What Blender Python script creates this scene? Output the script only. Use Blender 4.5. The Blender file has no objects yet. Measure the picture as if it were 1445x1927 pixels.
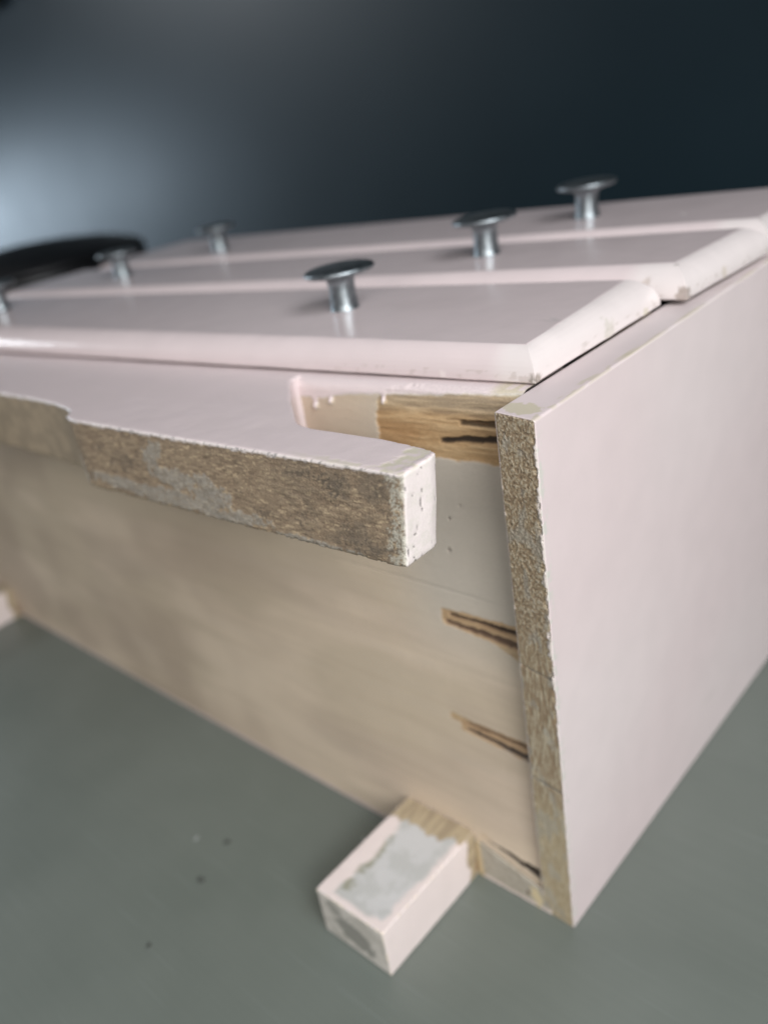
import bpy, bmesh, math, random
import numpy as np
from mathutils import Vector
S = bpy.context.scene
C = S.collection
random.seed(4)

# ---------------------------------------------------------------- camera
cam_d = bpy.data.cameras.new('camera')
cam = bpy.data.objects.new('camera', cam_d)
C.objects.link(cam)
S.camera = cam
FPX = 1512.06
cam.location = (.1280, -.2137, .3348)
cam.rotation_euler = (1.0855, .1860, .7714)
cam_d.sensor_fit = 'VERTICAL'
cam_d.sensor_height = 36
cam_d.lens = FPX * 36 / 1927
cam_d.shift_x = 130 / 1927
cam_d.shift_y = 84.16 / 1927
cam_d.clip_start = .01
cam_d.clip_end = 60
cam_d.dof.use_dof = True
cam_d.dof.focus_distance = .242
cam_d.dof.aperture_fstop = cam_d.lens / 4.8          # aperture about 5 mm, as in a phone
# ---------------------------------------------------------------- world and lamps
W = bpy.data.worlds.new('World')
S.world = W
W.use_nodes = True
W.node_tree.nodes['Background'].inputs[0].default_value = (.88, .94, 1.0, 1)
W.node_tree.nodes['Background'].inputs[1].default_value = .125
S.view_settings.view_transform = 'Standard'
S.view_settings.look = 'None'
S.view_settings.exposure = 0


def area(name, loc, target, sx, sy, power, color):
    d = bpy.data.lights.new(name, 'AREA')
    d.shape = 'RECTANGLE'
    d.size = sx
    d.size_y = sy
    d.energy = power
    d.color = color
    o = bpy.data.objects.new(name, d)
    C.objects.link(o)
    o.location = loc
    o.rotation_euler = (Vector(target) - Vector(loc)).to_track_quat('-Z', 'Y').to_euler()
    return o


area('window_light', (.74, -.48, .56), (-.03, 0, .08), .50, .50, 7.5, (1, .98, .965))
area('front_fill_light', (.50, -1.15, .85), (-.03, 0, .08), .8, .7, 5.6, (1, .975, .95))  # added front fill, brightens the faces towards -Y
area('far_window_light', (-4.6, .0, .26), (-.5, .3, .3), 1.5, .5, 24, (.68, .84, 1))
area('side_streak_light', (-3.1, -.63, 1.23), (-.35, 0, .26), 1.0, .42, 15, (.90, .95, 1))  # added lamp, aimed to draw the highlight streak on the near drawer's bevel
area('top_fill_light', (.95, -.25, 1.25), (-.1, .05, .1), .7, .7, 13.0, (.93, .96, 1))  # added fill from the upper right, lifts the upward faces

# ---------------------------------------------------------------- numpy noise
def _h(i, j, k):
    n = (i.astype(np.uint32) * np.uint32(374761393) + j.astype(np.uint32) * np.uint32(668265263)
         + k.astype(np.uint32) * np.uint32(2147483647 - 1000))
    n = (n ^ (n >> np.uint32(13))) * np.uint32(1274126177)
    n = (n ^ (n >> np.uint32(16))) * np.uint32(2246822519)
    n = n ^ (n >> np.uint32(15))
    return n.astype(np.float64) / 4294967295.0


def vn(P, s, seed=0):
    """value noise 0..1 at points P (n,3), s scale per axis"""
    q = np.asarray(P) * np.asarray(s, float) + 1000.5 + seed * 17.31
    f0 = np.floor(q)
    f = q - f0
    f = f * f * (3 - 2 * f)
    i = f0.astype(np.int64)
    r = 0
    for a in (0, 1):
        wa = f[:, 0] if a else 1 - f[:, 0]
        for b in (0, 1):
            wb = f[:, 1] if b else 1 - f[:, 1]
            for c in (0, 1):
                wc = f[:, 2] if c else 1 - f[:, 2]
                r = r + wa * wb * wc * _h(i[:, 0] + a, i[:, 1] + b, i[:, 2] + c)
    return r


def fbm(P, s, o=4, seed=0):
    s = np.asarray(s, float) * np.ones(3)
    r, a, t = 0, 1., 0
    for k in range(o):
        r = r + a * vn(P, s * 2 ** k, seed + k * 3)
        t += a
        a *= .5
    return r / t


def ss(x, a, b):
    t = np.clip((x - a) / (b - a), 0, 1)
    return t * t * (3 - 2 * t)


def mix(c, d, m):
    return c * (1 - m[:, None]) + np.asarray(d)[None, :] * m[:, None] if np.ndim(d) == 1 else c * (1 - m[:, None]) + d * m[:, None]


def full(n, c):
    return np.tile(np.array(c, float), (n, 1))


def blob(a, b, ca, cb, ra, rb, rot=0):
    da, db = a - ca, b - cb
    c, s = math.cos(rot), math.sin(rot)
    return 1 - np.sqrt(((da * c + db * s) / ra) ** 2 + ((-da * s + db * c) / rb) ** 2)   # >0 inside


PINK = (.70, .60, .598)
PINKW = (.77, .675, .65)
WHITE = (.80, .78, .75)
CREAM = (.56, .51, .34)
ENDWOOD = (.31, .225, .14)
DARKWOOD = (.10, .066, .042)
GREY = (.40, .395, .38)
PANEL = (.68, .56, .43)
FRESH = (.47, .305, .155)

# ---------------------------------------------------------------- materials
def mat_surface(name, gloss_noise=.06, bump_scale=1400., coat=0.):
    m = bpy.data.materials.new(name)
    m.use_nodes = True
    nt = m.node_tree
    N, L = nt.nodes, nt.links
    b = N['Principled BSDF']
    tc = N.new('ShaderNodeTexCoord')
    at = N.new('ShaderNodeAttribute'); at.attribute_name = 'Col'
    rg = N.new('ShaderNodeAttribute'); rg.attribute_name = 'Rgh'
    bm = N.new('ShaderNodeAttribute'); bm.attribute_name = 'Bmp'
    n1 = N.new('ShaderNodeTexNoise'); n1.inputs['Scale'].default_value = bump_scale; n1.inputs['Detail'].default_value = 4
    n2 = N.new('ShaderNodeTexNoise'); n2.inputs['Scale'].default_value = 60; n2.inputs['Detail'].default_value = 5
    L.new(tc.outputs['Object'], n1.inputs['Vector'])
    L.new(tc.outputs['Object'], n2.inputs['Vector'])
    # slow, faint tonal drift of the paint film
    mr = N.new('ShaderNodeMapRange'); mr.inputs[1].default_value = .3; mr.inputs[2].default_value = .7
    mr.inputs[3].default_value = .975; mr.inputs[4].default_value = 1.015
    L.new(n2.outputs['Fac'], mr.inputs[0])
    # fine grain, stronger where the surface is rough
    g = N.new('ShaderNodeMath'); g.operation = 'SUBTRACT'; g.inputs[1].default_value = .5
    L.new(n1.outputs['Fac'], g.inputs[0])
    g2 = N.new('ShaderNodeMath'); g2.operation = 'MULTIPLY'
    L.new(g.outputs[0], g2.inputs[0]); L.new(bm.outputs['Fac'], g2.inputs[1])
    g3 = N.new('ShaderNodeMath'); g3.operation = 'MULTIPLY_ADD'; g3.inputs[1].default_value = .9
    L.new(g2.outputs[0], g3.inputs[0]); L.new(mr.outputs[0], g3.inputs[2])
    vm = N.new('ShaderNodeVectorMath'); vm.operation = 'SCALE'
    L.new(at.outputs['Color'], vm.inputs[0]); L.new(g3.outputs[0], vm.inputs['Scale'])
    L.new(vm.outputs[0], b.inputs['Base Color'])
    ra = N.new('ShaderNodeMath'); ra.operation = 'MULTIPLY_ADD'; ra.inputs[1].default_value = gloss_noise
    L.new(n2.outputs['Fac'], ra.inputs[0]); L.new(rg.outputs['Fac'], ra.inputs[2])
    L.new(ra.outputs[0], b.inputs['Roughness'])
    bp1 = N.new('ShaderNodeBump'); bp1.inputs['Distance'].default_value = .0004
    L.new(bm.outputs['Fac'], bp1.inputs['Strength']); L.new(n1.outputs['Fac'], bp1.inputs['Height'])
    n3 = N.new('ShaderNodeTexNoise'); n3.inputs['Scale'].default_value = 140; n3.inputs['Detail'].default_value = 3
    L.new(tc.outputs['Object'], n3.inputs['Vector'])
    bp2 = N.new('ShaderNodeBump'); bp2.inputs['Distance'].default_value = .0004; bp2.inputs['Strength'].default_value = .22
    L.new(n3.outputs['Fac'], bp2.inputs['Height']); L.new(bp1.outputs[0], bp2.inputs['Normal'])
    L.new(bp2.outputs[0], b.inputs['Normal'])
    b.inputs['Specular IOR Level'].default_value = .5
    return m


M_SURF = mat_surface('painted_wood')


def mat_metal():
    m = bpy.data.materials.new('dull_zinc')
    m.use_nodes = True
    nt = m.node_tree; N, L = nt.nodes, nt.links
    b = N['Principled BSDF']
    b.inputs['Metallic'].default_value = 1
    tc = N.new('ShaderNodeTexCoord')
    n = N.new('ShaderNodeTexNoise'); n.inputs['Scale'].default_value = 350; n.inputs['Detail'].default_value = 6
    L.new(tc.outputs['Object'], n.inputs['Vector'])
    cr = N.new('ShaderNodeValToRGB')
    cr.color_ramp.elements[0].position = .3; cr.color_ramp.elements[0].color = (.20, .23, .245, 1)
    cr.color_ramp.elements[1].position = .75; cr.color_ramp.elements[1].color = (.38, .42, .44, 1)
    L.new(n.outputs['Fac'], cr.inputs[0]); L.new(cr.outputs[0], b.inputs['Base Color'])
    mr = N.new('ShaderNodeMapRange'); mr.inputs[3].default_value = .30; mr.inputs[4].default_value = .5
    L.new(n.outputs['Fac'], mr.inputs[0]); L.new(mr.outputs[0], b.inputs['Roughness'])
    return m


def mat_worktop():
    m = bpy.data.materials.new('worktop_grey_green')
    m.use_nodes = True
    nt = m.node_tree; N, L = nt.nodes, nt.links
    b = N['Principled BSDF']
    tc = N.new('ShaderNodeTexCoord')
    n = N.new('ShaderNodeTexNoise'); n.inputs['Scale'].default_value = 9; n.inputs['Detail'].default_value = 5
    L.new(tc.outputs['Object'], n.inputs['Vector'])
    cr = N.new('ShaderNodeValToRGB')
    cr.color_ramp.elements[0].position = .3; cr.color_ramp.elements[0].color = (.130, .150, .132, 1)
    cr.color_ramp.elements[1].position = .72; cr.color_ramp.elements[1].color = (.165, .185, .165, 1)
    L.new(n.outputs['Fac'], cr.inputs[0])
    # brushed streaks: noise stretched hard along one direction
    mp = N.new('ShaderNodeMapping'); mp.inputs['Rotation'].default_value = (0, 0, math.radians(28)); mp.inputs['Scale'].default_value = (6, 420, 1)
    L.new(tc.outputs['Object'], mp.inputs['Vector'])
    ns = N.new('ShaderNodeTexNoise'); ns.inputs['Scale'].default_value = 1; ns.inputs['Detail'].default_value = 3
    L.new(mp.outputs[0], ns.inputs['Vector'])
    # sparse thin scratches
    mk = []
    for ang, th in ((62, .71), (15, .735), (100, .725)):
        m2 = N.new('ShaderNodeMapping'); m2.inputs['Rotation'].default_value = (0, 0, math.radians(ang)); m2.inputs['Scale'].default_value = (16, 700, 1)
        L.new(tc.outputs['Object'], m2.inputs['Vector'])
        q = N.new('ShaderNodeTexNoise'); q.inputs['Scale'].default_value = 1; q.inputs['Detail'].default_value = 1
        L.new(m2.outputs[0], q.inputs['Vector'])
        r = N.new('ShaderNodeMapRange'); r.inputs[1].default_value = th; r.inputs[2].default_value = th + .05
        L.new(q.outputs['Fac'], r.inputs[0]); mk.append(r)
    ad = N.new('ShaderNodeMath'); ad.operation = 'MAXIMUM'; L.new(mk[0].outputs[0], ad.inputs[0]); L.new(mk[1].outputs[0], ad.inputs[1])
    ad2 = N.new('ShaderNodeMath'); ad2.operation = 'MAXIMUM'; L.new(ad.outputs[0], ad2.inputs[0]); L.new(mk[2].outputs[0], ad2.inputs[1])
    st = N.new('ShaderNodeMapRange'); st.inputs[1].default_value = .2; st.inputs[2].default_value = .8; st.inputs[3].default_value = .97; st.inputs[4].default_value = 1.03
    L.new(ns.outputs['Fac'], st.inputs[0])
    sc = N.new('ShaderNodeVectorMath'); sc.operation = 'SCALE'; L.new(cr.outputs[0], sc.inputs[0]); L.new(st.outputs[0], sc.inputs['Scale'])
    mx = N.new('ShaderNodeMix'); mx.data_type = 'RGBA'
    mf = N.new('ShaderNodeMath'); mf.operation = 'MULTIPLY'; mf.inputs[1].default_value = .16; L.new(ad2.outputs[0], mf.inputs[0])
    L.new(mf.outputs[0], mx.inputs[0]); L.new(sc.outputs[0], mx.inputs[6]); mx.inputs[7].default_value = (.30, .34, .33, 1)
    L.new(mx.outputs[2], b.inputs['Base Color'])
    b.inputs['Roughness'].default_value = .38
    b.inputs['Specular IOR Level'].default_value = .45
    bp_ = N.new('ShaderNodeBump'); bp_.inputs['Strength'].default_value = .08; bp_.inputs['Distance'].default_value = .0002
    L.new(ns.outputs['Fac'], bp_.inputs['Height']); L.new(bp_.outputs[0], b.inputs['Normal'])
    return m


def mat_plain(name, col, rough, nscale=5., var=.15, metallic=0., spec=.5):
    m = bpy.data.materials.new(name)
    m.use_nodes = True
    nt = m.node_tree; N, L = nt.nodes, nt.links
    b = N['Principled BSDF']
    tc = N.new('ShaderNodeTexCoord')
    n = N.new('ShaderNodeTexNoise'); n.inputs['Scale'].default_value = nscale; n.inputs['Detail'].default_value = 5
    L.new(tc.outputs['Object'], n.inputs['Vector'])
    cr = N.new('ShaderNodeValToRGB')
    cr.color_ramp.elements[0].position = .3; cr.color_ramp.elements[0].color = tuple(c * (1 - var) for c in col) + (1,)
    cr.color_ramp.elements[1].position = .7; cr.color_ramp.elements[1].color = tuple(c * (1 + var) for c in col) + (1,)
    L.new(n.outputs['Fac'], cr.inputs[0]); L.new(cr.outputs[0], b.inputs['Base Color'])
    mr = N.new('ShaderNodeMapRange'); mr.inputs[3].default_value = rough * .85; mr.inputs[4].default_value = rough * 1.15
    L.new(n.outputs['Fac'], mr.inputs[0]); L.new(mr.outputs[0], b.inputs['Roughness'])
    b.inputs['Metallic'].default_value = metallic
    b.inputs['Specular IOR Level'].default_value = spec
    return m


M_METAL = mat_metal()
M_TOP = mat_worktop()
M_WALL = mat_plain('dark_slate_wall', (.0062, .0185, .0265), .40, 2.5, .12, spec=.45)
M_BLACK = mat_plain('black_enamel', (.006, .006, .007), .35, 20, .2)
M_DARKIN = mat_plain('dark_inner_wood', (.10, .075, .05), .8, 40, .3)
M_CRUMB = mat_plain('dark_crumb', (.055, .058, .05), .7, 300, .4)

# ---------------------------------------------------------------- objects
def link(o, parent=None):
    C.objects.link(o)
    if parent is not None:
        o.parent = parent
    return o


def empty(name, label, cat, loc=(0, 0, 0), group=None):
    o = bpy.data.objects.new(name, None)
    o.empty_display_size = .02
    o.location = loc
    o['label'] = label
    o['category'] = cat
    if group:
        o['group'] = group
    C.objects.link(o)
    return o


def mk(name, V, Q, mat, parent=None, col=None, rgh=None, bmp=None, smooth=True):
    V = np.asarray(V, np.float32)
    me = bpy.data.meshes.new(name)
    if isinstance(Q, np.ndarray):
        k = Q.shape[1]
        me.vertices.add(len(V)); me.vertices.foreach_set('co', V.ravel())
        me.loops.add(Q.size); me.loops.foreach_set('vertex_index', Q.astype(np.int32).ravel())
        me.polygons.add(len(Q))
        me.polygons.foreach_set('loop_start', np.arange(0, Q.size, k, dtype=np.int32))
        me.update(calc_edges=True)
    else:
        me.from_pydata([tuple(v) for v in V.tolist()], [], Q)
    if smooth:
        me.polygons.foreach_set('use_smooth', np.ones(len(me.polygons), bool))
    paint(me, col, rgh, bmp)
    me.materials.append(mat)
    me.validate()
    me.update()
    o = bpy.data.objects.new(name, me)
    return link(o, parent)


def paint(me, col, rgh, bmp):
    n = len(me.vertices)
    if col is None:
        return
    a = me.attributes.new('Col', 'FLOAT_COLOR', 'POINT')
    a.data.foreach_set('color', np.concatenate([np.clip(col, 0, .95), np.ones((n, 1))], 1).astype(np.float32).ravel())
    for nm, v, d in (('Rgh', rgh, .4), ('Bmp', bmp, .1)):
        t = me.attributes.new(nm, 'FLOAT', 'POINT')
        v = np.full(n, d) if v is None else v * np.ones(n)
        t.data.foreach_set('value', v.astype(np.float32))


def tensor(xs, ys, zs, skip=()):
    """surface lattice of a box; returns points (box space) and quads"""
    n = (len(xs), len(ys), len(zs))
    faces = []
    def idx(i, j, k):
        return (i * n[1] + j) * n[2] + k
    for ax in range(3):
        for side in (0, 1):
            if (ax, side) in skip:
                continue
            o = [a for a in range(3) if a != ax]
            A, B = np.meshgrid(np.arange(n[o[0]] - 1), np.arange(n[o[1]] - 1), indexing='ij')
            A, B = A.ravel(), B.ravel()
            q = []
            for da, db in ((0, 0), (1, 0), (1, 1), (0, 1)):
                c = [None] * 3
                c[ax] = np.full(A.shape, (n[ax] - 1) if side else 0)
                c[o[0]] = A + da
                c[o[1]] = B + db
                q.append(idx(*c))
            q = np.stack(q, 1)
            if (side == 0) ^ (ax == 1):
                q = q[:, ::-1]
            faces.append(q)
    Q = np.concatenate(faces)
    u, inv = np.unique(Q, return_inverse=True)
    Q = inv.reshape(Q.shape)
    k = u % n[2]; j = (u // n[2]) % n[1]; i = u // (n[1] * n[2])
    return np.stack([np.asarray(xs)[i], np.asarray(ys)[j], np.asarray(zs)[k]], 1), Q


def rounded(P, lo, hi, r):
    lo, hi = np.array(lo, float), np.array(hi, float)
    c = np.clip(P, lo + r, hi - r)
    d = P - c
    l = np.linalg.norm(d, axis=1, keepdims=True)
    n = d / np.maximum(l, 1e-9)
    return c + n * r, n


def steps(a, b, fine, coarse, edge):
    """coordinates from a to b, fine within `edge` of both ends"""
    if b - a <= 2 * edge:
        return np.linspace(a, b, max(3, int(round((b - a) / fine)) + 1))
    l = np.linspace(a, a + edge, int(round(edge / fine)) + 1)
    r = np.linspace(b - edge, b, int(round(edge / fine)) + 1)
    m = np.linspace(a + edge, b - edge, max(2, int(round((b - a - 2 * edge) / coarse)) + 1))
    return np.concatenate([l, m[1:-1], r])


def trilin(P, lo, hi, c8):
    """c8[(i,j,k)] corners"""
    t = (P - np.array(lo)) / (np.array(hi) - np.array(lo))
    r = 0
    for (i, j, k), v in c8.items():
        w = (t[:, 0] if i else 1 - t[:, 0]) * (t[:, 1] if j else 1 - t[:, 1]) * (t[:, 2] if k else 1 - t[:, 2])
        r = r + w[:, None] * np.array(v, float)[None, :]
    return r


D = .25
chest = empty('chest_of_drawers', 'worn pale pink chest of drawers lying on its back on the grey green worktop', 'chest of drawers')

# ---- right side panel ---------------------------------------------------------------
def side_panel():
    T, Y = .0145, .31
    xs = np.linspace(0, T, 52)
    ys = np.concatenate([np.linspace(0, .003, 13), np.linspace(.0036, .012, 14), np.linspace(.014, .05, 18), np.linspace(.06, Y - .002, 24), [Y]])
    zs = np.linspace(0, D, 900)
    P, Q = tensor(xs, ys, zs)
    R, n = rounded(P, (0, 0, 0), (T, Y, D), .0009)
    end = ss(-n[:, 1], .35, .8)
    top = np.clip(n[:, 2], 0, 1)
    z, x = R[:, 2], R[:, 0]
    # raggedness of the paint along both edges of the end grain
    w1 = fbm(R, (0, 0, 420), 4, 1); w2 = fbm(R, (0, 0, 300), 4, 5)
    out = T - x
    bare = end * ss(out - (w1 - .42) * (.0012 + .0034 * ss(z, .1, .17)), 0, .0005) * ss(x - (w2 - .62) * .004, 0, .0005)
    upper = ss(z, .135, .175)
    # sawn grain: granular above, long fibres below
    gr = fbm(R, (1900, 1900, 1300), 4, 7)
    fb = fbm(R, (2200, 900, 260), 4, 11)
    g = gr * upper + fb * (1 - upper)
    dip = bare * ((.5 - g) * (.0008 * upper + .0004 * (1 - upper)) + .0004)
    # outer arris bites
    bite = end * (.15 + .85 * ss(z, .1, .16)) * ss(fbm(R, (300, 300, 330), 4, 21), .56, .7) * ss(.0022 - out, 0, .002)
    dip = dip + bite * .0011
    # two saw / pencil lines crossing the end
    l1 = np.exp(-((z - .1485 - (x - T / 2) * -.03) / .0006) ** 2)
    l2 = np.exp(-((z - .089 + (x - T / 2) * .02) / .0007) ** 2)
    dip = dip + bare * (l1 * .0006 + l2 * .0005)
    R = R - n * dip[:, None] * (end > 0)[:, None]
    c8 = {(1, 0, 0): (-.0012, -.0004, 0), (0, 0, 0): (-.0171, .0006, 0), (1, 1, 0): (.0018, .31, 0), (0, 1, 0): (-.0135, .31, 0),
          (1, 0, 1): (.0057, -.0177, D), (0, 0, 1): (-.0106, -.0141, D), (1, 1, 1): (.0015, .31, D), (0, 1, 1): (-.0135, .31, D)}
    V = trilin(R, (0, 0, 0), (T, Y, D), c8)
    N_ = len(V)
    col = full(N_, PINK)
    # the outer face reads a little cooler, brush film differences
    f = fbm(V, (6, 6, 9), 2, 31)
    col = mix(col, (.725, .645, .638), ss(f, .35, .7) * .8)
    wood = full(N_, ENDWOOD)
    wood = mix(wood, (.46, .38, .24), ss(fb, .45, .68) * (.25 + .6 * (1 - upper)))
    wood = mix(wood, (.52, .46, .35), ss(g, .45, .68) * .75)
    wood = mix(wood, (.16, .12, .08), ss(1 - g, .52, .72) * (.55 * upper + .2))
    ym = ss(.085 - z, -.01, .02) * .55
    wood = mix(wood, (.50, .42, .27), ym)
    gp = ss(fbm(R, (300, 200, 120), 4, 41), .56, .66) * .35
    wood = mix(wood, (.36, .37, .35), gp)
    wood = mix(wood, (.12, .12, .11), np.clip(l1 * .75 * ss(x, .002, .004) + l2 * .8, 0, 1) * ss(fbm(R, (900, 900, 900), 2, 9), .25, .5))
    # white primer rim beside the bare wood
    rim = end * (1 - bare)
    col = mix(col, (.60, .55, .50), ss(rim, .1, .6) * .75)
    col = mix(col, (.30, .27, .22), rim * ss(fbm(R, (1200, 1200, 900), 3, 17), .58, .68) * .8)
    ch = ss(.0045 - R[:, 1], 0, .003) * (1 - end) * np.clip(n[:, 0], 0, 1)
    col = mix(col, (.62, .60, .55), ch * ss(fbm(R, (500, 500, 420), 4, 51), .5, .62))
    # yellowed chipped patches on the upper edge
    t1 = top * ss(blob(R[:, 0], R[:, 1], T * .45, .006, .006, .0045) + (fbm(R, 700, 3, 61) - .5) * .9, 0, .12)
    t1 = np.maximum(t1, top * ss(blob(R[:, 0], R[:, 1], T * .88, .056, .0016, .006) + (fbm(R, 700, 3, 62) - .5) * .9, 0, .12))
    t1 = np.maximum(t1, top * ss((.0016 - out) * 500 + (fbm(R, (500, 350, 500), 4, 63) - .56) * 5, 0, .3) * .7)
    col = mix(col, (.58, .52, .40), t1)
    pk = ss(vn(R, 160, 71), .965, .985)
    col = mix(col, (.45, .40, .36), pk * .5)
    col = col * (1 - bare[:, None]) + wood * bare[:, None]
    rgh = .34 + .5 * bare + .12 * rim
    bmp = .05 + .8 * bare + .3 * rim
    return mk('side_panel', V, Q, M_SURF, chest, col, rgh, bmp)


side_panel()

# ---- left side panel ----------------------------------------------------------------
def plain_box(name, lo, hi, r, colr, rough=.4, bump=.1, parent=chest, fine=.0015, cells=.02, seed=0):
    P, Q = tensor(*[steps(lo[i], hi[i], fine / 2, cells, min(.006, (hi[i] - lo[i]) * .3)) for i in range(3)])
    R, n = rounded(P, lo, hi, r)
    col = full(len(R), colr)
    f = fbm(R, 60, 4, seed)
    col = col * (.93 + .14 * f)[:, None]
    return mk(name, R, Q, M_SURF, parent, col, rough, bump)


plain_box('side_panel', (-.590, .002, 0), (-.5765, .31, D), .001, PINK, .36, .1, seed=2)
plain_box('back_board', (-.5755, .006, .0006), (-.0150, .309, .006), .0005, (.30, .22, .15), .8, .5, seed=3)
plain_box('top_board', (-.5755, .2965, .0065), (-.0150, .309, D - .002), .001, PINK, .36, .1, seed=4)
for yy in (.098, .190):
    plain_box('drawer_rail', (-.5755, yy - .012, D - .016), (-.0150, yy + .012, D - .003), .001, (.30, .22, .15), .7, .3, seed=5)

# ---- bottom panel with the dug-out staple slots ----------------------------------------
def bottom_panel():
    xs = np.concatenate([np.linspace(-.576, -.12, 115)[:-1], np.linspace(-.12, -.080, 61)[:-1], np.linspace(-.080, -.0115, 172)])
    zs = np.concatenate([np.linspace(.0002, D - .0045, 560), D - .0045 + .0045 * np.sin(np.linspace(0, np.pi / 2, 14)[1:])])
    # front sheet (facing -Y) with rounded upper arris
    X, Z = np.meshgrid(xs, zs, indexing='ij')
    x, z = X.ravel(), Z.ravel()
    r = .0045
    # arris: y moves back as z approaches D
    tz = np.clip((z - (D - r)) / r, 0, 1)
    y = .002 + r * (1 - np.sqrt(np.clip(1 - tz ** 2, 0, 1)))
    # rail leans out a little towards the left, as in the photo
    y = y + np.interp(x, [-.30, -.10, -.0145], [-.0015, -.0015, .0012]) * ss(z, .17, .245)
    P = np.stack([x, y, z], 1)
    wob = (fbm(P, (120, 1, 120), 3, 3) - .5)
    nz = fbm(P, (380, 1, 900), 4, 8)
    long_ = fbm(P, (14, 1, 320), 4, 15)
    depth = np.zeros(len(P))
    col = full(len(P), PANEL)
    # big soft stains of the thin grey wash over bare board
    col = mix(col, (.53, .44, .325), ss(fbm(P, (10, 1, 30), 4, 21), .42, .62) * .6)
    col = mix(col, (.50, .40, .32), ss(fbm(P, (9, 1, 22), 3, 24), .5, .7) * .4)
    col = mix(col, (.42, .33, .24), ss(long_, .52, .68) * .16)
    col = mix(col, (.55, .48, .40), ss(1 - long_, .53, .68) * .10)
    grey_r = ss(x, -.09, -.05) * ss(z, .11, .17)
    col = mix(col, (.53, .49, .435), grey_r * .75)
    col = mix(col, (.40, .31, .235), ss(-x, .10, .30) * .5 * ss(fbm(P, (14, 1, 14), 3, 28), .3, .6))  # brown tone of the left part, with its soft shade painted in
    # little pits
    pit = ss(vn(P, (420, 1, 420), 33), .972, .992)
    col = mix(col, (.17, .14, .11), pit * .7)
    depth += pit * .0004
    for cx, cz, rr in ((-.0455, .1985, .0007), (-.0475, .1845, .0009), (-.040, .205, .0004)):
        m = ss(blob(x, z, cx, cz, rr, rr * 1.2) + wob * .5, 0, .3)
        col = mix(col, (.16, .13, .11), m * .75); depth += m * .0006
    # board joint
    jz = .1655 + (x + .05) * .002
    jl = np.exp(-((z - jz) / .0004) ** 2) * ss(x, -.13, -.09) * ss(-.030 - x, -.01, .01)
    col = mix(col, (.30, .27, .23), jl * .35); depth += jl * .0003
    # fresh torn patch high on the rail
    def poly(pts, soft=.0006, n=.0016):
        d = np.full(len(P), 1e9)
        for i in range(len(pts)):
            (x0, z0), (x1, z1) = pts[i], pts[(i + 1) % len(pts)]
            ex, ez = x1 - x0, z1 - z0
            L_ = math.hypot(ex, ez)
            d = np.minimum(d, ((x - x0) * ez - (z - z0) * ex) / L_ * 1.0)
        return ss(d + (nz - .5) * n + wob * n * 1.5, -soft, soft)
    patch = poly([(-.0745, .2272), (-.0738, .236), (-.0715, .2455), (-.0640, .2490), (-.0100, .2520), (-.0100, .2235), (-.0530, .2232)], .0004, .0020)
    grain = fbm(P, (70, 1, 1000), 4, 37)
    fresh = full(len(P), FRESH)
    fresh = mix(fresh, (.62, .44, .25), ss(grain, .45, .68) * .6)
    fresh = mix(fresh, (.20, .12, .06), ss(1 - grain, .50, .66) * .6 * ss(z + (x + .05) * .1, .2325, .240) + .0 * z)
    fresh = mix(fresh, (.36, .20, .085), ss(-.050 - x + (nz - .5) * .02, -.006, .012) * ss(.238 - z, -.002, .006) * .7)
    fresh = mix(fresh, (.42, .36, .27), ss(z, .238, .244) * .55)
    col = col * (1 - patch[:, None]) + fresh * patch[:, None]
    depth += patch * (.0005 + .0009 * (.5 - grain))

    def groove(x0, z0, x1, z1, w0, w1, dp, colr, k=1.):
        nonlocal col, depth
        t = np.clip((x - x0) / (x1 - x0), 0, 1)
        zc = z0 + (z1 - z0) * t + (fbm(P, (140, 1, 1), 2, 43) - .5) * .0008
        w = (w0 + (w1 - w0) * t) * (.75 + .7 * (fbm(P, (420, 1, 200), 3, 47) - .2))
        inside = ss(1 - np.abs(z - zc) / w, 0, .45) * ss(x - x0, 0, .0008)
        inside = inside * (1 if x1 >= -.02 else ss(x1 - x, 0, .001))
        col = mix(col, colr, inside * k)
        depth += inside * dp

    def wood_strip(x0, z0, x1, z1, w0, w1, colr, lift=0.):
        nonlocal col, depth
        t = np.clip((x - x0) / (x1 - x0), 0, 1)
        zc = z0 + (z1 - z0) * t
        w = w0 + (w1 - w0) * t
        m = ss(w - np.abs(z - zc) + (nz - .5) * .0012, 0, .0004) * ss(x - x0 + (nz - .5) * .002, 0, .0008)
        m = m * (1 if x1 >= -.02 else ss(x1 - x, 0, .001))
        g_ = full(len(P), colr)
        g_ = mix(g_, (.35, .22, .12), ss(1 - grain, .5, .68) * .6)
        col = col * (1 - m[:, None]) + g_ * m[:, None]
        depth += m * (.0002 - lift)

    # slot 1 (in the torn patch)
    groove(-.0462, .2300, -.0115, .2335, .0013, .0018, .0011, (.045, .03, .02))
    groove(-.0370, .2372, -.0115, .2385, .0010, .0024, .0011, (.06, .04, .022), .9)
    groove(-.0430, .2385, -.0250, .2375, .0003, .0006, .0005, (.16, .09, .045), .6)
    # slot 2
    wood_strip(-.0330, .1482, -.0115, .1405, .0014, .0040, (.50, .37, .23))
    wood_strip(-.0556, .1517, -.0115, .1512, .0042, .0068, (.50, .345, .20))
    groove(-.0520, .1538, -.0115, .1540, .0010, .0019, .0011, (.05, .03, .02))
    groove(-.0545, .1496, -.0115, .1474, .0013, .0028, .0011, (.13, .08, .055))
    # slot 3
    wood_strip(-.0580, .0985, -.0420, .0965, .0021, .0026, (.50, .36, .21))
    wood_strip(-.0530, .0953, -.0115, .0938, .0038, .0058, (.48, .33, .195))
    groove(-.0500, .0967, -.0115, .0972, .0008, .0015, .0011, (.10, .06, .035))
    groove(-.0505, .0937, -.0115, .0902, .0012, .0029, .0011, (.07, .05, .04))
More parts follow.
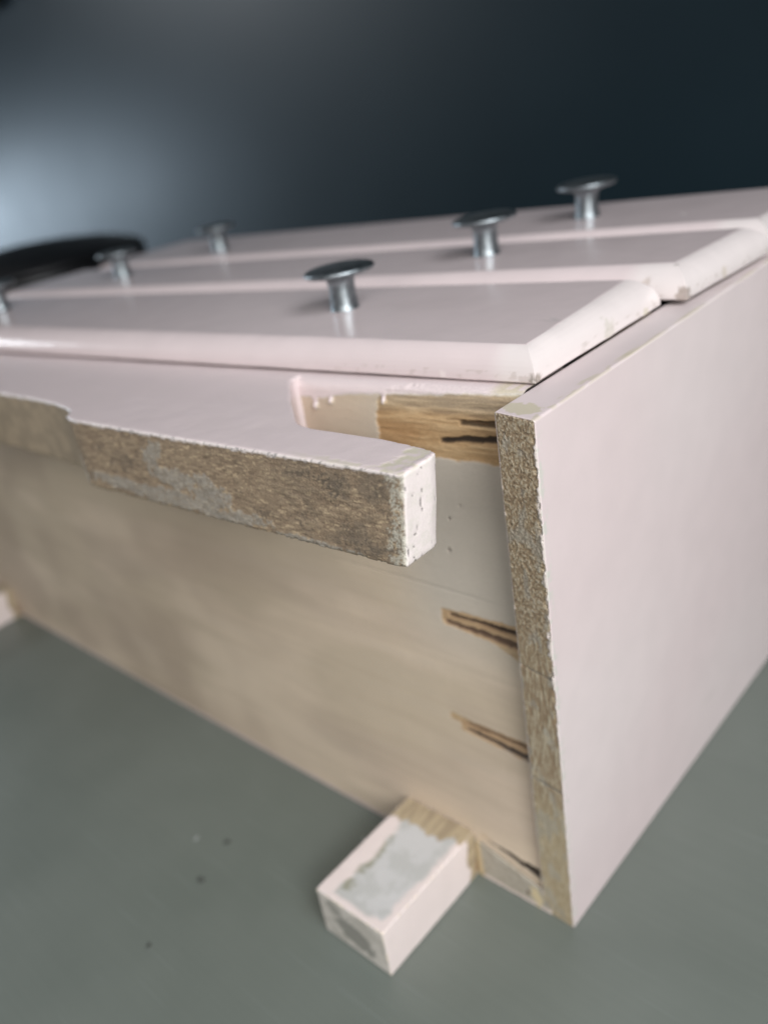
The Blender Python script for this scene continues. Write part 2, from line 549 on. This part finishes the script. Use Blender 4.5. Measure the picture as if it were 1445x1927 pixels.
    # slot 4 above the corner block
    groove(-.0470, .0262, -.0115, .0195, .0005, .0052, .0011, (.035, .025, .018))
    wood_strip(-.0500, .0285, -.0380, .0255, .0006, .0006, (.50, .35, .2))
    # shadowed open seam against the side panel: recessed, dirty
    # pink paint lapping over the upper arris of the rail, with runs
    lap = np.interp(x, [-.60, -.10, -.088, -.060, -.035, -.014], [.2425, .2425, .2450, .2464, .2478, .2490])
    lapn = lap + (fbm(P, (260, 1, 1), 4, 55) - .5) * .0016
    drip = np.zeros(len(P))
    for dx, dl, dw in ((-.1045, .0052, .0017), (-.0955, .0030, .0012), (-.0690, .0036, .0011)):
        ln = np.clip(dl * (1 - ((x - dx) / dw) ** 2), 0, 1)
        lapn = lapn - ln
        drip += ss(blob(x, z, dx, np.interp(dx, [-.10, -.06], [.2430, .2464]) - dl + .0012, dw, .0018), 0, .5)
    paint_ = ss(z - lapn, -.0001, .0003) 
    bare_top = ss(x, -.026, -.020) * ss(z, .2475, .2485) * ss(nz + .1, .4, .55)
    col = mix(col, PINK, paint_)
    col = mix(col, (.56, .50, .36), bare_top * .8)
    edge_line = np.exp(-((z - lapn) / .00035) ** 2)
    col = mix(col, (.80, .76, .72), edge_line * .6)
    depth -= paint_ * .0003 + drip * .0010
    # pink line of paint along the worktop edge
    col = mix(col, (.66, .54, .50), ss(.0035 + wob * .003 - z, -.0004, .0004) * .8)
    y = y + depth + (nz - .5) * .00016
    V = np.stack([x, y, z], 1)
    nx, nzn = len(xs), len(zs)
    A, B = np.meshgrid(np.arange(nx - 1), np.arange(nzn - 1), indexing='ij')
    i0 = (A * nzn + B).ravel()
    Q = np.stack([i0, i0 + nzn, i0 + nzn + 1, i0 + 1], 1)
    # body behind the sheet: rear, ends, bottom and the top ledge under the drawer
    n0 = len(V)
    top_y, back_y = .030, .012
    rows = []
    topidx = np.arange(nx) * nzn + nzn - 1
    botidx = np.arange(nx) * nzn
    ext = np.concatenate([np.stack([xs, np.full(nx, top_y), np.full(nx, D)], 1),
                          np.stack([xs, np.full(nx, top_y), np.full(nx, D - .016)], 1),
                          np.stack([xs, np.full(nx, back_y), np.full(nx, D - .0165)], 1),
                          np.stack([xs, np.full(nx, back_y), np.full(nx, .0002)], 1)])
    V = np.concatenate([V, ext])
    chain = [topidx] + [n0 + k * nx + np.arange(nx) for k in range(4)] + [botidx]
    for a, b in zip(chain[:-1], chain[1:]):
        rows.append(np.stack([a[:-1], a[1:], b[1:], b[:-1]], 1))
    Q = np.concatenate([Q] + rows)
    ec = np.concatenate([full(nx, PINK), full(nx, PINK), full(2 * nx, (.25, .19, .13))])
    col = np.concatenate([col, ec])
    bare = np.clip(patch, 0, 1)
    rgh = np.concatenate([.55 + .25 * bare - .2 * paint_, np.full(4 * nx, .4)])
    bmp = np.concatenate([.22 + .35 * bare - .15 * paint_, np.full(4 * nx, .1)])
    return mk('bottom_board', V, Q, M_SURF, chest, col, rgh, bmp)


bottom_panel()

# ---- front apron with the sawn foot -------------------------------------------------
def apron():
    out = [(-.0089, -.0632), (-.0089, -.0505), (-.0097, -.0472), (-.0128, -.0455), (-.0303, -.0434), (-.0486, -.0432), (-.0606, -.0430), (-.0670, -.0420),
           (-.0725, -.0397), (-.0775, -.0355), (-.0850, -.0290), (-.0935, -.0220), (-.1000, -.0155), (-.1070, -.0090), (-.1125, -.0030), (-.1135, .0040),
           (-.4980, .0040), (-.4980, -.0110), (-.4950, -.0200), (-.4800, -.0390), (-.4700, -.0430), (-.4200, -.0435), (-.4120, -.0470),
           (-.4110, -.0632), (-.3300, -.0640), (-.3180, -.0560), (-.3100, -.0530),
           (-.2413, -.0530), (-.2150, -.0545), (-.2000, -.0570), (-.1940, -.0590), (-.1885, -.0640), (-.1830, -.0660), (-.1774, -.0665), (-.1100, -.0655), (-.05, -.0640)]
    # mirrored left foot reads: keep the outline simple out of frame
    th = .0305
    bm = bmesh.new()
    vs = [bm.verts.new((x, y, D - th)) for x, y in out]
    f = bm.faces.new(vs)
    f.normal_update()
    ex = bmesh.ops.extrude_face_region(bm, geom=[f])
    bmesh.ops.translate(bm, vec=(0, 0, th + .0004), verts=[v for v in ex['geom'] if isinstance(v, bmesh.types.BMVert)])
    bmesh.ops.recalc_face_normals(bm, faces=bm.faces)
    me = bpy.data.meshes.new('tmp')
    bm.to_mesh(me); bm.free()
    o = bpy.data.objects.new('tmp', me)
    C.objects.link(o)
    md = o.modifiers.new('r', 'REMESH'); md.mode = 'VOXEL'; md.voxel_size = .00062; md.adaptivity = 0
    sm = o.modifiers.new('s', 'SMOOTH'); sm.factor = .5; sm.iterations = 5
    dg = bpy.context.evaluated_depsgraph_get()
    me2 = bpy.data.meshes.new_from_object(o.evaluated_get(dg))
    bpy.data.objects.remove(o)
    n = len(me2.vertices)
    V = np.empty(n * 3, np.float32); me2.vertices.foreach_get('co', V); V = V.reshape(-1, 3).astype(float)
    Nn = np.empty(n * 3, np.float32); me2.vertices.foreach_get('normal', Nn); Nn = Nn.reshape(-1, 3).astype(float)
    V[:, 0] += (V[:, 2] - .235) * .13 * ss(V[:, 0], -.045, -.012)      # the end is sawn slightly out of square
    x, y, z = V.T
    fy = ss(-Nn[:, 1], .45, .75) * ss(-.030 - y, 0, .01)            # underside of the foot (faces the viewer)
    up = ss(Nn[:, 2], .5, .8)
    tip = ss(Nn[:, 0], .45, .8) * ss(x, -.02, -.012)
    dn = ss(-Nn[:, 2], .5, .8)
    nz = fbm(V, 520, 4, 3)
    n2 = fbm(V, 160, 4, 9)
    gr = fbm(V, (260, 900, 1500), 4, 13)
    lowstep = ss(-.188 - x, 0, .004)
    col = full(n, PINK)
    col = mix(col, (.70, .60, .605), up * .35 * ss(n2, .4, .65))
    # bare underside
    wood = full(n, (.265, .195, .13))
    wood = mix(wood, (.36, .275, .185), ss(gr, .5, .66) * .6)
    wood = mix(wood, (.18, .125, .085), ss(1 - gr, .54, .70) * .45)
    wood = mix(wood, (.27, .20, .14), ss(z, .246, .2495) * .3)
    wood = mix(wood, (.50, .385, .25), ss(fbm(V, (420, 900, 2600), 3, 14), .60, .70) * .75)
    wood = mix(wood, (.13, .095, .065), ss(fbm(V, (300, 900, 1900), 4, 16), .58, .70) * .55)
    wood = mix(wood, (.17, .135, .10), ss(x, -.085, -.03) * ss(n2, .40, .62) * .55)
    # grime
    for cx, cz, rx, rz in ((-.0335, .2430, .0050, .0035), (-.0363, .2400, .0022, .0022), (-.0317, .2265, .0035, .0040), (-.0160, .2430, .0030, .0050),
                           (-.0200, .2240, .0050, .0022), (-.052, .2285, .0030, .002), (-.148, .236, .005, .003), (-.0125, .2300, .0022, .0060),
                           (-.070, .2275, .003, .0015), (-.165, .240, .002, .0015), (-.0480, .2445, .006, .0012)):
        m = ss(blob(x, z, cx, cz, rx * 1.5, rz * 1.4) + (fbm(V, 1300, 4, 66) - .5) * 3.6, 0, .9)
        wood = mix(wood, (.085, .07, .056), m * .58)
    gpatch = np.zeros(n)
    for cx, cz, rx, rz, ro in ((-.127, .2415, .0090, .0042, .5), (-.118, .2330, .0150, .0045, -.1), (-.098, .2285, .0120, .0060, .2), (-.0985, .2345, .006, .0035, 0),
                               (-.085, .2225, .0200, .0028, .08), (-.1255, .2245, .030, .0040, 0), (-.050, .2205, .02, .0015, 0), (-.155, .2255, .02, .003, 0)):
        gpatch = np.maximum(gpatch, ss(blob(x, z, cx, cz, rx, rz, ro) + (nz - .5) * 1.3 + (n2 - .5) * .8, 0, .14))
    gcol = mix(full(n, (.36, .345, .31)), (.24, .215, .18), ss(fbm(V, 900, 3, 19), .45, .62) * .75)
    wood = wood * (1 - gpatch[:, None] * .6) + gcol * gpatch[:, None] * .6
    eb = ss(x + .0150 - (z - .235) * .13 + (nz - .5) * .010 + (n2 - .5) * .003, 0, .0016)
    wood = mix(wood, (.50, .475, .40), eb * .75 * ss(fbm(V, 1500, 3, 52), .36, .52))
    plain = mix(full(n, (.36, .285, .20)), (.30, .24, .17), ss(n2, .45, .6))
    wood = wood * (1 - lowstep[:, None]) + plain * lowstep[:, None]
    # paint boundary at the upper front arris is ragged
    rag = (fbm(V, (420, 0, 0), 4, 23) - .5) * .0022
    bare = fy * ss((D - .0006) - z + rag, 0, .0006)
    # thin pale curl of primer on the arris
    curl = fy * (1 - bare)
    # end of the step keeps a pale line of paint
    line = np.exp(-((x + .1895 - (z - .235) * -.35) / .0017) ** 2) * fy * ss(.2455 - z, -.002, .002)
    # tip face: white paint, crazed
    tipc = mix(full(n, (.80, .72, .70)), (.70, .66, .60), ss(nz, .5, .65) * .5)
    cr = np.abs(fbm(V, (1, 260, 70), 3, 29) - .5)
    crack = ss(.012 - cr, 0, .010) * ss(vn(V, (1, 500, 300), 35), .40, .6)
    tipc = mix(tipc, (.10, .09, .085), crack * .85)
    col = col * (1 - tip[:, None]) + tipc * tip[:, None]
    col = col * (1 - bare[:, None]) + wood * bare[:, None]
    col = mix(col, (.72, .68, .63), curl * .5)
    col = mix(col, (.24, .23, .22), curl * ss(fbm(V, 1300, 2, 77), .56, .66) * .7)
    col = mix(col, (.74, .70, .64), line * .8 * ss(nz, .3, .5))
    # yellowed chips round the tip corner
    cy = ss(.0045 - np.abs(x + .0125) + (nz - .5) * .010, 0, .0010) * up
    cy = np.maximum(cy, ss(.0022 - np.abs(y + .0632) + (n2 - .5) * .004 + (nz - .5) * .004, 0, .0006) * up * ss(x, -.06, -.03) * .7)
    col = mix(col, (.60, .565, .42), cy * .8 * ss(nz, .35, .6))
    vc = ss(Nn[:, 0] * 1.0, .15, .4) * ss(-Nn[:, 1], .3, .5) * ss(x, -.02, -.012)
    col = mix(col, (.62, .60, .52), vc * ss(nz, .38, .56) * .9)
    col = mix(col, (.30, .27, .23), vc * ss(fbm(V, 1100, 3, 44), .55, .63) * .7)
    # underside of the board and the back edge
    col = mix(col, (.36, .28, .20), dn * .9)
    pk = ss(vn(V, 210, 81), .965, .985) * up
    col = mix(col, (.42, .38, .35), pk * .55)
    spl = fy * (1 - lowstep)
    disp = -bare * ((.5 - gr) * .0006 + .0002) * (1 - .8 * lowstep) + gpatch * fy * .00018 + curl * (nz - .35) * .0006
    disp += (fbm(V, 95, 3, 91) - .5) * .0006 * (1 - .5 * up) + up * (n2 - .5) * .00022
    disp += -vc * ss(nz, .52, .64) * .0006 - tip * crack * .0004 - cy * .0002
    # bites out of the lower arris
    low = ss(-Nn[:, 1] - Nn[:, 2], 1.1, 1.38)
    disp += -low * ss(nz, .45, .6) * .0008
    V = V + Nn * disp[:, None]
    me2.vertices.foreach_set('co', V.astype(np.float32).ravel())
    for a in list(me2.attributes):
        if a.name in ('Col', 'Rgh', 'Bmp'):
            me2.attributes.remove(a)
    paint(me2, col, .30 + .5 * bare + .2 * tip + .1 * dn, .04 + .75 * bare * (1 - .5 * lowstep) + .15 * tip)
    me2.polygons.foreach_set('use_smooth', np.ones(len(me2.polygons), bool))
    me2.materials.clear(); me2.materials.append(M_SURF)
    me2.name = 'front_apron'
    me2.update()
    return link(bpy.data.objects.new('front_apron', me2), chest)


apron()

# ---- rear legs -----------------------------------------------------------------------
def leg():
    lo, hi = (-.0935, -.0680, .0003), (-.0527, .0018, .0290)
    xs = steps(lo[0], hi[0], .0003, .0005, .004); ys = steps(lo[1], hi[1], .0003, .0006, .004); zs = steps(lo[2], hi[2], .0003, .0005, .004)
    P, Q = tensor(xs, ys, zs)
    R, n = rounded(P, lo, hi, .0008)
    x, y, z = R.T
    nz = fbm(R, 520, 4, 5); n2 = fbm(R, 160, 4, 6)
    N_ = len(R)
    col = full(N_, PINKW)
    up = ss(n[:, 2], .6, .9); fr = ss(-n[:, 1], .6, .9); rt = ss(n[:, 0], .6, .9)
    # worn grey wash on the top face, pink left along the borders
    core = np.minimum(np.minimum(x + .0860, -.0545 - x) / .0022, np.minimum(y + .0655, .02) / .0020)
    wash = up * ss(core + (n2 - .5) * 3, .2, 1.6)
    wc = mix(full(N_, (.60, .60, .60)), (.46, .47, .45), ss(n2, .42, .62))
    wc = mix(wc, (.52, .51, .50), np.full(N_, .5))
    for cx, cy, rx, ry in ((-.0835, -.040, .0035, .017), (-.0825, -.058, .004, .006), (-.0855, -.030, .002, .01)):
        m = ss(blob(x, y, cx, cy, rx, ry) + (nz - .5) * 1.8, 0, .45)
        wc = mix(wc, (.27, .265, .19), m * .8)
    col = col * (1 - wash[:, None]) + wc * wash[:, None]
    # bare tan band at the root, brushed edge
    root = ss(y + .0125 + (fbm(R, (520, 30, 30), 4, 12) - .5) * .009 - (x + .073) * .12, 0, .0012)
    tan = mix(full(N_, (.44, .355, .235)), (.34, .27, .18), ss(fbm(R, (500, 60, 300), 3, 14), .45, .6))
    rt_root = rt * ss(y + .0060 + (fbm(R, (30, 30, 200), 3, 16) - .5) * .006, 0, .001)
    mm = np.maximum(up * root, rt_root)
    col = col * (1 - mm[:, None]) + tan * mm[:, None]
    col = mix(col, (.25, .14, .07), rt * ss(blob(y, z, .001, .006, .003, .004) + (nz - .5), 0, .3) * .8)
    # sawn end: grey heart with pale rim
    e1 = ss(blob(x, z, -.0725, .0120, .0125, .0075, -.35) + (nz - .5) * .5 + (n2 - .5) * .6, 0, .12)
    e2 = ss(blob(x, z, -.083, .022, .006, .004, -.5) + (nz - .5) * .9, 0, .15)
    ec = mix(full(N_, (.62, .58, .53)), (.50, .47, .42), ss(n2, .45, .6))
    col = col * (1 - fr[:, None]) + ec * fr[:, None]
    col = mix(col, (.22, .215, .19), fr * np.maximum(e1, e2 * .7) * .85)
    # yellowed rubbed edges
    ed = ss(np.sort(np.abs(n), 1)[:, 1], .22, .5)
    col = mix(col, (.64, .54, .40), ed * ss(nz, .42, .6) * .7 * ss(-.02 - y, -.01, .01))
    disp = (n2 - .5) * .0003 - mm * .0002 - wash * .0001 + fr * (nz - .5) * .0004 - ed * ss(nz, .55, .7) * .0004
    R = R + n * disp[:, None]
    R[:, 2] = np.maximum(R[:, 2], .0002)
    return mk('leg', R, Q, M_SURF, chest, col, .36 + .25 * mm + .2 * wash, .08 + .25 * mm + .1 * wash)


leg1 = leg()
leg2 = leg1.copy(); link(leg2, chest); leg2.location = (-.4965, 0, 0)

# corner block between leg and side panel
def corner_block():
    lo, hi = (-.0526, .0004, .0003), (-.0125, .0018, .0250)
    xs = np.linspace(lo[0], hi[0], 110); ys = np.linspace(lo[1], hi[1], 7); zs = np.linspace(lo[2], hi[2], 70)
    P, Q = tensor(xs, ys, zs)
    R, n = rounded(P, lo, hi, .0005)
    t = (R[:, 0] - lo[0]) / (hi[0] - lo[0])
    nz = fbm(R, 420, 4, 5)
    R[:, 2] = R[:, 2] * (1 - .52 * t) + (fbm(R, (200, 1, 1), 3, 7) - .5) * .0006 * (R[:, 2] > .01)
    R[:, 2] = np.maximum(R[:, 2], .0002)
    col = mix(full(len(R), (.42, .385, .32)), (.36, .32, .26), ss(nz, .45, .6))
    z = R[:, 2]
    col = mix(col, (.70, .60, .54), ss(.0028 + (nz - .5) * .002 - z, 0, .0004))
    m = ss(blob(R[:, 0], z, -.0200, .0075, .0028, .0065, .3) + (nz - .5) * 1.2, 0, .2)
    col = mix(col, (.62, .52, .33), m)
    m = ss(blob(R[:, 0], z, -.051, .010, .002, .016) + (nz - .5) * 1., 0, .2)
    col = mix(col, (.56, .44, .27), m)
    m = ss(blob(R[:, 0], z, -.0245, .0065, .001, .003) + (nz - .5) * 1., 0, .2)
    col = mix(col, (.12, .08, .05), m * .8)
    R = R + n * ((nz - .5) * .0003)[:, None]
    R[:, 2] = np.maximum(R[:, 2], .0002)
    return mk('corner_block', R, Q, M_SURF, chest, col, .6, .3)


corner_block()

# ---- drawer fronts -------------------------------------------------------------------
PROF = [(.22, 0), (.0, .07), (.0, .14), (.01, .25), (.05, .37), (.12, .50), (.23, .63), (.38, .755), (.57, .87), (.76, .95), (.90, .988), (.97, 1), (1, 1)]


def drawer(bot, top, seed, chips=()):
    """bot/top: corners FR, FL, BL, BR"""
    bot = [np.array(b, float) for b in bot]; top = [np.array(t, float) for t in top]
    cnt = [300, 80, 200, 80]
    rings = []; info = []
    # extended profile with finer interpolation
    tt = np.linspace(0, len(PROF) - 1, 40)
    pi = np.interp(tt, range(len(PROF)), [p[0] for p in PROF]); pz = np.interp(tt, range(len(PROF)), [p[1] for p in PROF])
    for a, h in zip(pi, pz):
        pts = []
        cs = []
        for k in range(4):
            c = bot[k] + (top[k] - bot[k]) * a
            c[2] = bot[k][2] + (top[k][2] - bot[k][2]) * h
            cs.append(c)
        for k in range(4):
            p0, p1 = cs[k], cs[(k + 1) % 4]
            t = np.linspace(0, 1, cnt[k], endpoint=False)
            t = .5 - .5 * np.cos(np.pi * t) if k in (1, 3) else (t ** 1.5 if k == 0 else t)
            pts.append(p0 + (p1 - p0) * t[:, None])
        rings.append(np.concatenate(pts))
    m = sum(cnt)
    V = np.concatenate(rings)
    hh = np.repeat(pz, m); aa = np.repeat(pi, m)
    faces = []
    for r in range(len(tt) - 1):
        i = np.arange(m); j = (i + 1) % m
        faces.append(np.stack([r * m + i, r * m + j, (r + 1) * m + j, (r + 1) * m + i][::-1], 1))
    Q = np.concatenate(faces)
    # close the flat with rings that shrink to a line along its middle, then a strip
    n0 = len(V)
    tc = [bot[k] + (top[k] - bot[k]) * np.array([1, 1, 1]) for k in range(4)]
    mr_, ml_ = (tc[0] + tc[3]) / 2, (tc[1] + tc[2]) / 2
    dx_ = (ml_ - mr_) * .08
    mid = [mr_ + dx_, ml_ - dx_, ml_ - dx_, mr_ + dx_]
    K = 14
    base = len(tt)
    for q in range(1, K + 1):
        w = q / K
        cs = [tc[k] * (1 - w) + mid[k] * w for k in range(4)]
        pts = []
        for k in range(4):
            p0, p1 = cs[k], cs[(k + 1) % 4]
            t = np.linspace(0, 1, cnt[k], endpoint=False)
            t = .5 - .5 * np.cos(np.pi * t) if k in (1, 3) else (t ** 1.5 if k == 0 else t)
            pts.append(p0 + (p1 - p0) * t[:, None])
        rings.append(np.concatenate(pts))
    V = np.concatenate(rings)
    hh = np.concatenate([hh, np.full(K * m, 1.0)]); aa = np.concatenate([aa, np.full(K * m, 1.2)])
    for r in range(base - 1, base + K - 1):
        i = np.arange(m); j = (i + 1) % m
        faces.append(np.stack([r * m + i, r * m + j, (r + 1) * m + j, (r + 1) * m + i][::-1], 1))
    Q = np.concatenate(faces)
    f = Q.tolist()
    f.append(list(range(m))[::-1])
    nz = fbm(V, 500, 4, seed); n2 = fbm(V, 90, 4, seed + 2)
    col = full(len(V), PINK)
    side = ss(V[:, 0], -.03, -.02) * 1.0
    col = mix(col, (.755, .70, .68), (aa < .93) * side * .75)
    # grubby rubs on the bevel near the lower edge
    g = ss(nz, .56, .66) * (hh < .35) * ss(V[:, 0], -.14, -.05)
    col = mix(col, (.38, .31, .26), g * .30)
    disp = (n2 - .5) * .0004 * (aa < .95) * (aa > 0)
    for cx, cy, cz, r, k, cc in chips:
        d = np.linalg.norm(V - np.array([cx, cy, cz]), axis=1)
        mk_ = ss(1 - d / r + (nz - .5) * 1.6, 0, .3)
        col = mix(col, cc, mk_ * k)
        disp = disp - mk_ * .0004 * k
    # the mitre of the right corner: a fine crack in the paint
    d3 = np.abs((V[:, 0] - rings[0][0][0]) - (V[:, 1] - rings[0][0][1]) * -1.0 * 0)  # distance along x from the corner
    c0 = rings[0][0]
    cvec = (top[0] - bot[0])
    along = np.clip(((V - bot[0]) @ cvec) / (cvec @ cvec), 0, 1)
    dc = np.linalg.norm((V - (bot[0] + along[:, None] * cvec))[:, :2] @ np.eye(2), axis=1)
    ck = ss(.0011 - dc + (nz - .5) * .0014, 0, .0006) * (hh < .97)
    col = mix(col, (.62, .57, .50), ck * .5)
    col = mix(col, (.16, .13, .12), ck * ss(nz, .55, .63) * .7)
    V[:, 2] += disp
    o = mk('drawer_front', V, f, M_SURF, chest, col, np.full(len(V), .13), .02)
    # box behind the front, so the gap shows the drawer itself
    return o


CH1 = [(-.0275, .011, .252, .0012, 1, (.12, .10, .09)), (-.022, .045, .256, .006, .35, (.45, .44, .42)), (-.0105, .0905, .2515, .0025, .7, (.60, .56, .42)),
       (-.012, .062, .2525, .005, .5, (.55, .52, .44)), (-.046, .0085, .2525, .0018, .5, (.86, .78, .75)), (-.011, .012, .2515, .002, .8, (.28, .24, .2))]
drawers = [
    drawer([(-.0103, .0102, .2502), (-.578, -.0085, .2520), (-.578, .0915, .2510), (-.0109, .1040, .2502)],
           [(-.0170, .0165, .2618), (-.568, .0105, .2655), (-.568, .0815, .2650), (-.0220, .0955, .2630)], 1, CH1),
    drawer([(-.0018, .1068, .2518), (-.578, .0945, .2505), (-.578, .1885, .2505), (.0010, .1885, .2512)],
           [(-.0113, .1168, .2645), (-.568, .1045, .2650), (-.568, .1785, .2650), (-.0090, .1785, .2645)], 11,
           [(-.003, .1075, .2535, .004, .7, (.30, .24, .2)), (-.020, .1085, .254, .006, .5, (.45, .36, .30)), (-.002, .14, .254, .003, .6, (.55, .48, .38))]),
    drawer([(-.0010, .1915, .2505), (-.578, .1915, .2505), (-.578, .3080, .2505), (-.0010, .2960, .2505)],
           [(-.0100, .2015, .2645), (-.568, .2015, .2650), (-.568, .2980, .2650), (-.0100, .2860, .2645)], 21,
           [(-.053, .225, .2645, .0015, 1, (.85, .80, .78))])]

# ---- knobs ---------------------------------------------------------------------------
KP = [(.0068, 0), (.0068, .0005), (.0064, .0010), (.0062, .0035), (.0060, .0070), (.0060, .0110), (.0063, .0134), (.0074, .0146), (.0110, .0153), (.0148, .0161),
      (.0158, .0167), (.0160, .0174), (.0158, .0181), (.0150, .0187), (.0128, .0193), (.0090, .0198), (.0045, .0201), (0, .0202)]


def lathe(name, prof, seg, mat, parent):
    V = []; F = []
    for r, z in prof[:-1]:
        for k in range(seg):
            a = 2 * math.pi * k / seg
            V.append((r * math.cos(a), r * math.sin(a), z))
    V.append((0, 0, prof[-1][1]))
    n = len(prof) - 1
    for i in range(n - 1):
        for k in range(seg):
            l = (k + 1) % seg
            F.append((i * seg + k, i * seg + l, (i + 1) * seg + l, (i + 1) * seg + k))
    for k in range(seg):
        F.append(((n - 1) * seg + k, (n - 1) * seg + (k + 1) % seg, n * seg))
    F.append(tuple(range(seg))[::-1])
    return mk(name, V, F, mat, parent)


knob0 = None
for di, x, y, z in ((0, -.1335, .0560, .2624), (0, -.4640, .0455, .2650), (1, -.1205, .1510, .2645), (1, -.4480, .1425, .2650), (2, -.1130, .2410, .2645), (2, -.4300, .2280, .2650)):
    if knob0 is None:
        k = knob0 = lathe('knob', KP, 64, M_METAL, drawers[di])
    else:
        k = knob0.copy(); link(k, drawers[di])
    k.location = (x, y, z)

# ---------------------------------------------------------------- setting
def sheet(name, pts, faces, mat):
    o = mk(name, pts, faces, mat, smooth=False)
    o['kind'] = 'structure'
    return o


# worktop: a slab with a front edge well outside the picture
x0, x1, y0, y1, t = -3.6, 1.6, -.9, 1.15, .04
sheet('worktop', [(x0, y0, -t), (x1, y0, -t), (x1, y1, -t), (x0, y1, -t), (x0, y0, 0), (x1, y0, 0), (x1, y1, 0), (x0, y1, 0)],
      [(4, 5, 6, 7), (0, 3, 2, 1), (0, 1, 5, 4), (1, 2, 6, 5), (2, 3, 7, 6), (3, 0, 4, 7)], M_TOP)
sheet('wall', [(-6, 1.16, -1), (3, 1.16, -1), (3, 1.16, 2.6), (-6, 1.16, 2.6), (-6, 1.26, -1), (3, 1.26, -1), (3, 1.26, 2.6), (-6, 1.26, 2.6)],
      [(0, 1, 2, 3), (5, 4, 7, 6), (3, 2, 6, 7), (0, 4, 5, 1), (1, 5, 6, 2), (0, 3, 7, 4)], M_WALL)

# black round pot standing behind the left end of the chest
pot = empty('black_pot', 'black round lidded pot standing blurred beyond the left end of the chest', 'pot', (-1.045, .365, .0))
body = lathe('pot_body', [(.110, .0), (.135, .004), (.150, .02), (.158, .10), (.163, .21), (.168, .234), (.168, .240), (.160, .242), (0, .242)], 72, M_BLACK, pot)
lid = lathe('lid', [(.1665, .2425), (.1665, .246), (.162, .250), (.14, .257), (.11, .264), (.07, .269), (.03, .272), (0, .273)], 72, M_BLACK, pot)

# crumbs on the worktop
def crumb(name, loc, s, label, mat, seed):
    rnd = random.Random(seed)
    bm = bmesh.new()
    bmesh.ops.create_icosphere(bm, subdivisions=2, radius=1)
    for v in bm.verts:
        k = 1 + rnd.uniform(-.25, .25)
        v.co = Vector((v.co.x * s[0] * k, v.co.y * s[1] * k, max(v.co.z, -.5) * s[2] * k + s[2] * .5))
    me = bpy.data.meshes.new(name); bm.to_mesh(me); bm.free()
    me.materials.append(mat)
    o = link(bpy.data.objects.new(name, me))
    o.location = loc; o.rotation_euler = (0, 0, rnd.uniform(0, 3))
    o['label'] = label; o['category'] = 'crumb'; o['group'] = 'specks of debris on the worktop'
    return o


crumb('crumb', (-.1692, -.0870, 0), (.0022, .0014, .0009), 'largest dark crumb lying alone on the worktop left of the wooden leg', M_CRUMB, 1)
crumb('crumb', (-.1775, -.0615, 0), (.0020, .0012, .0006), 'dark crumb on the worktop nearest the long bottom edge of the chest', M_CRUMB, 2)
crumb('crumb', (-.1599, -.1280, 0), (.0013, .0009, .0006), 'small dark crumb on the worktop furthest down to the left of the leg end', M_CRUMB, 3)
M_CHIP = mat_plain('pale_chip', (.34, .36, .35), .5, 200, .1)
crumb('paint_flake', (-.1946, -.0700, 0), (.0020, .0008, .0004), 'pale paint flake on the worktop beside the crumb near the chest edge', M_CHIP, 4)
crumb('paint_flake', (-.1130, -.0170, 0), (.0008, .0032, .0010), 'thin pale splinter on the worktop in the shade beside the leg', M_CHIP, 5)

rail = plain_box('wall_rail', (-3.2, 1.09, .800), (-2.29, 1.15, .86), .004, (.012, .012, .013), .5, .05, parent=None, fine=.004, cells=.1)
rail['label'] = 'black blurred rail on the dark wall at the upper left corner'
rail['category'] = 'rail'
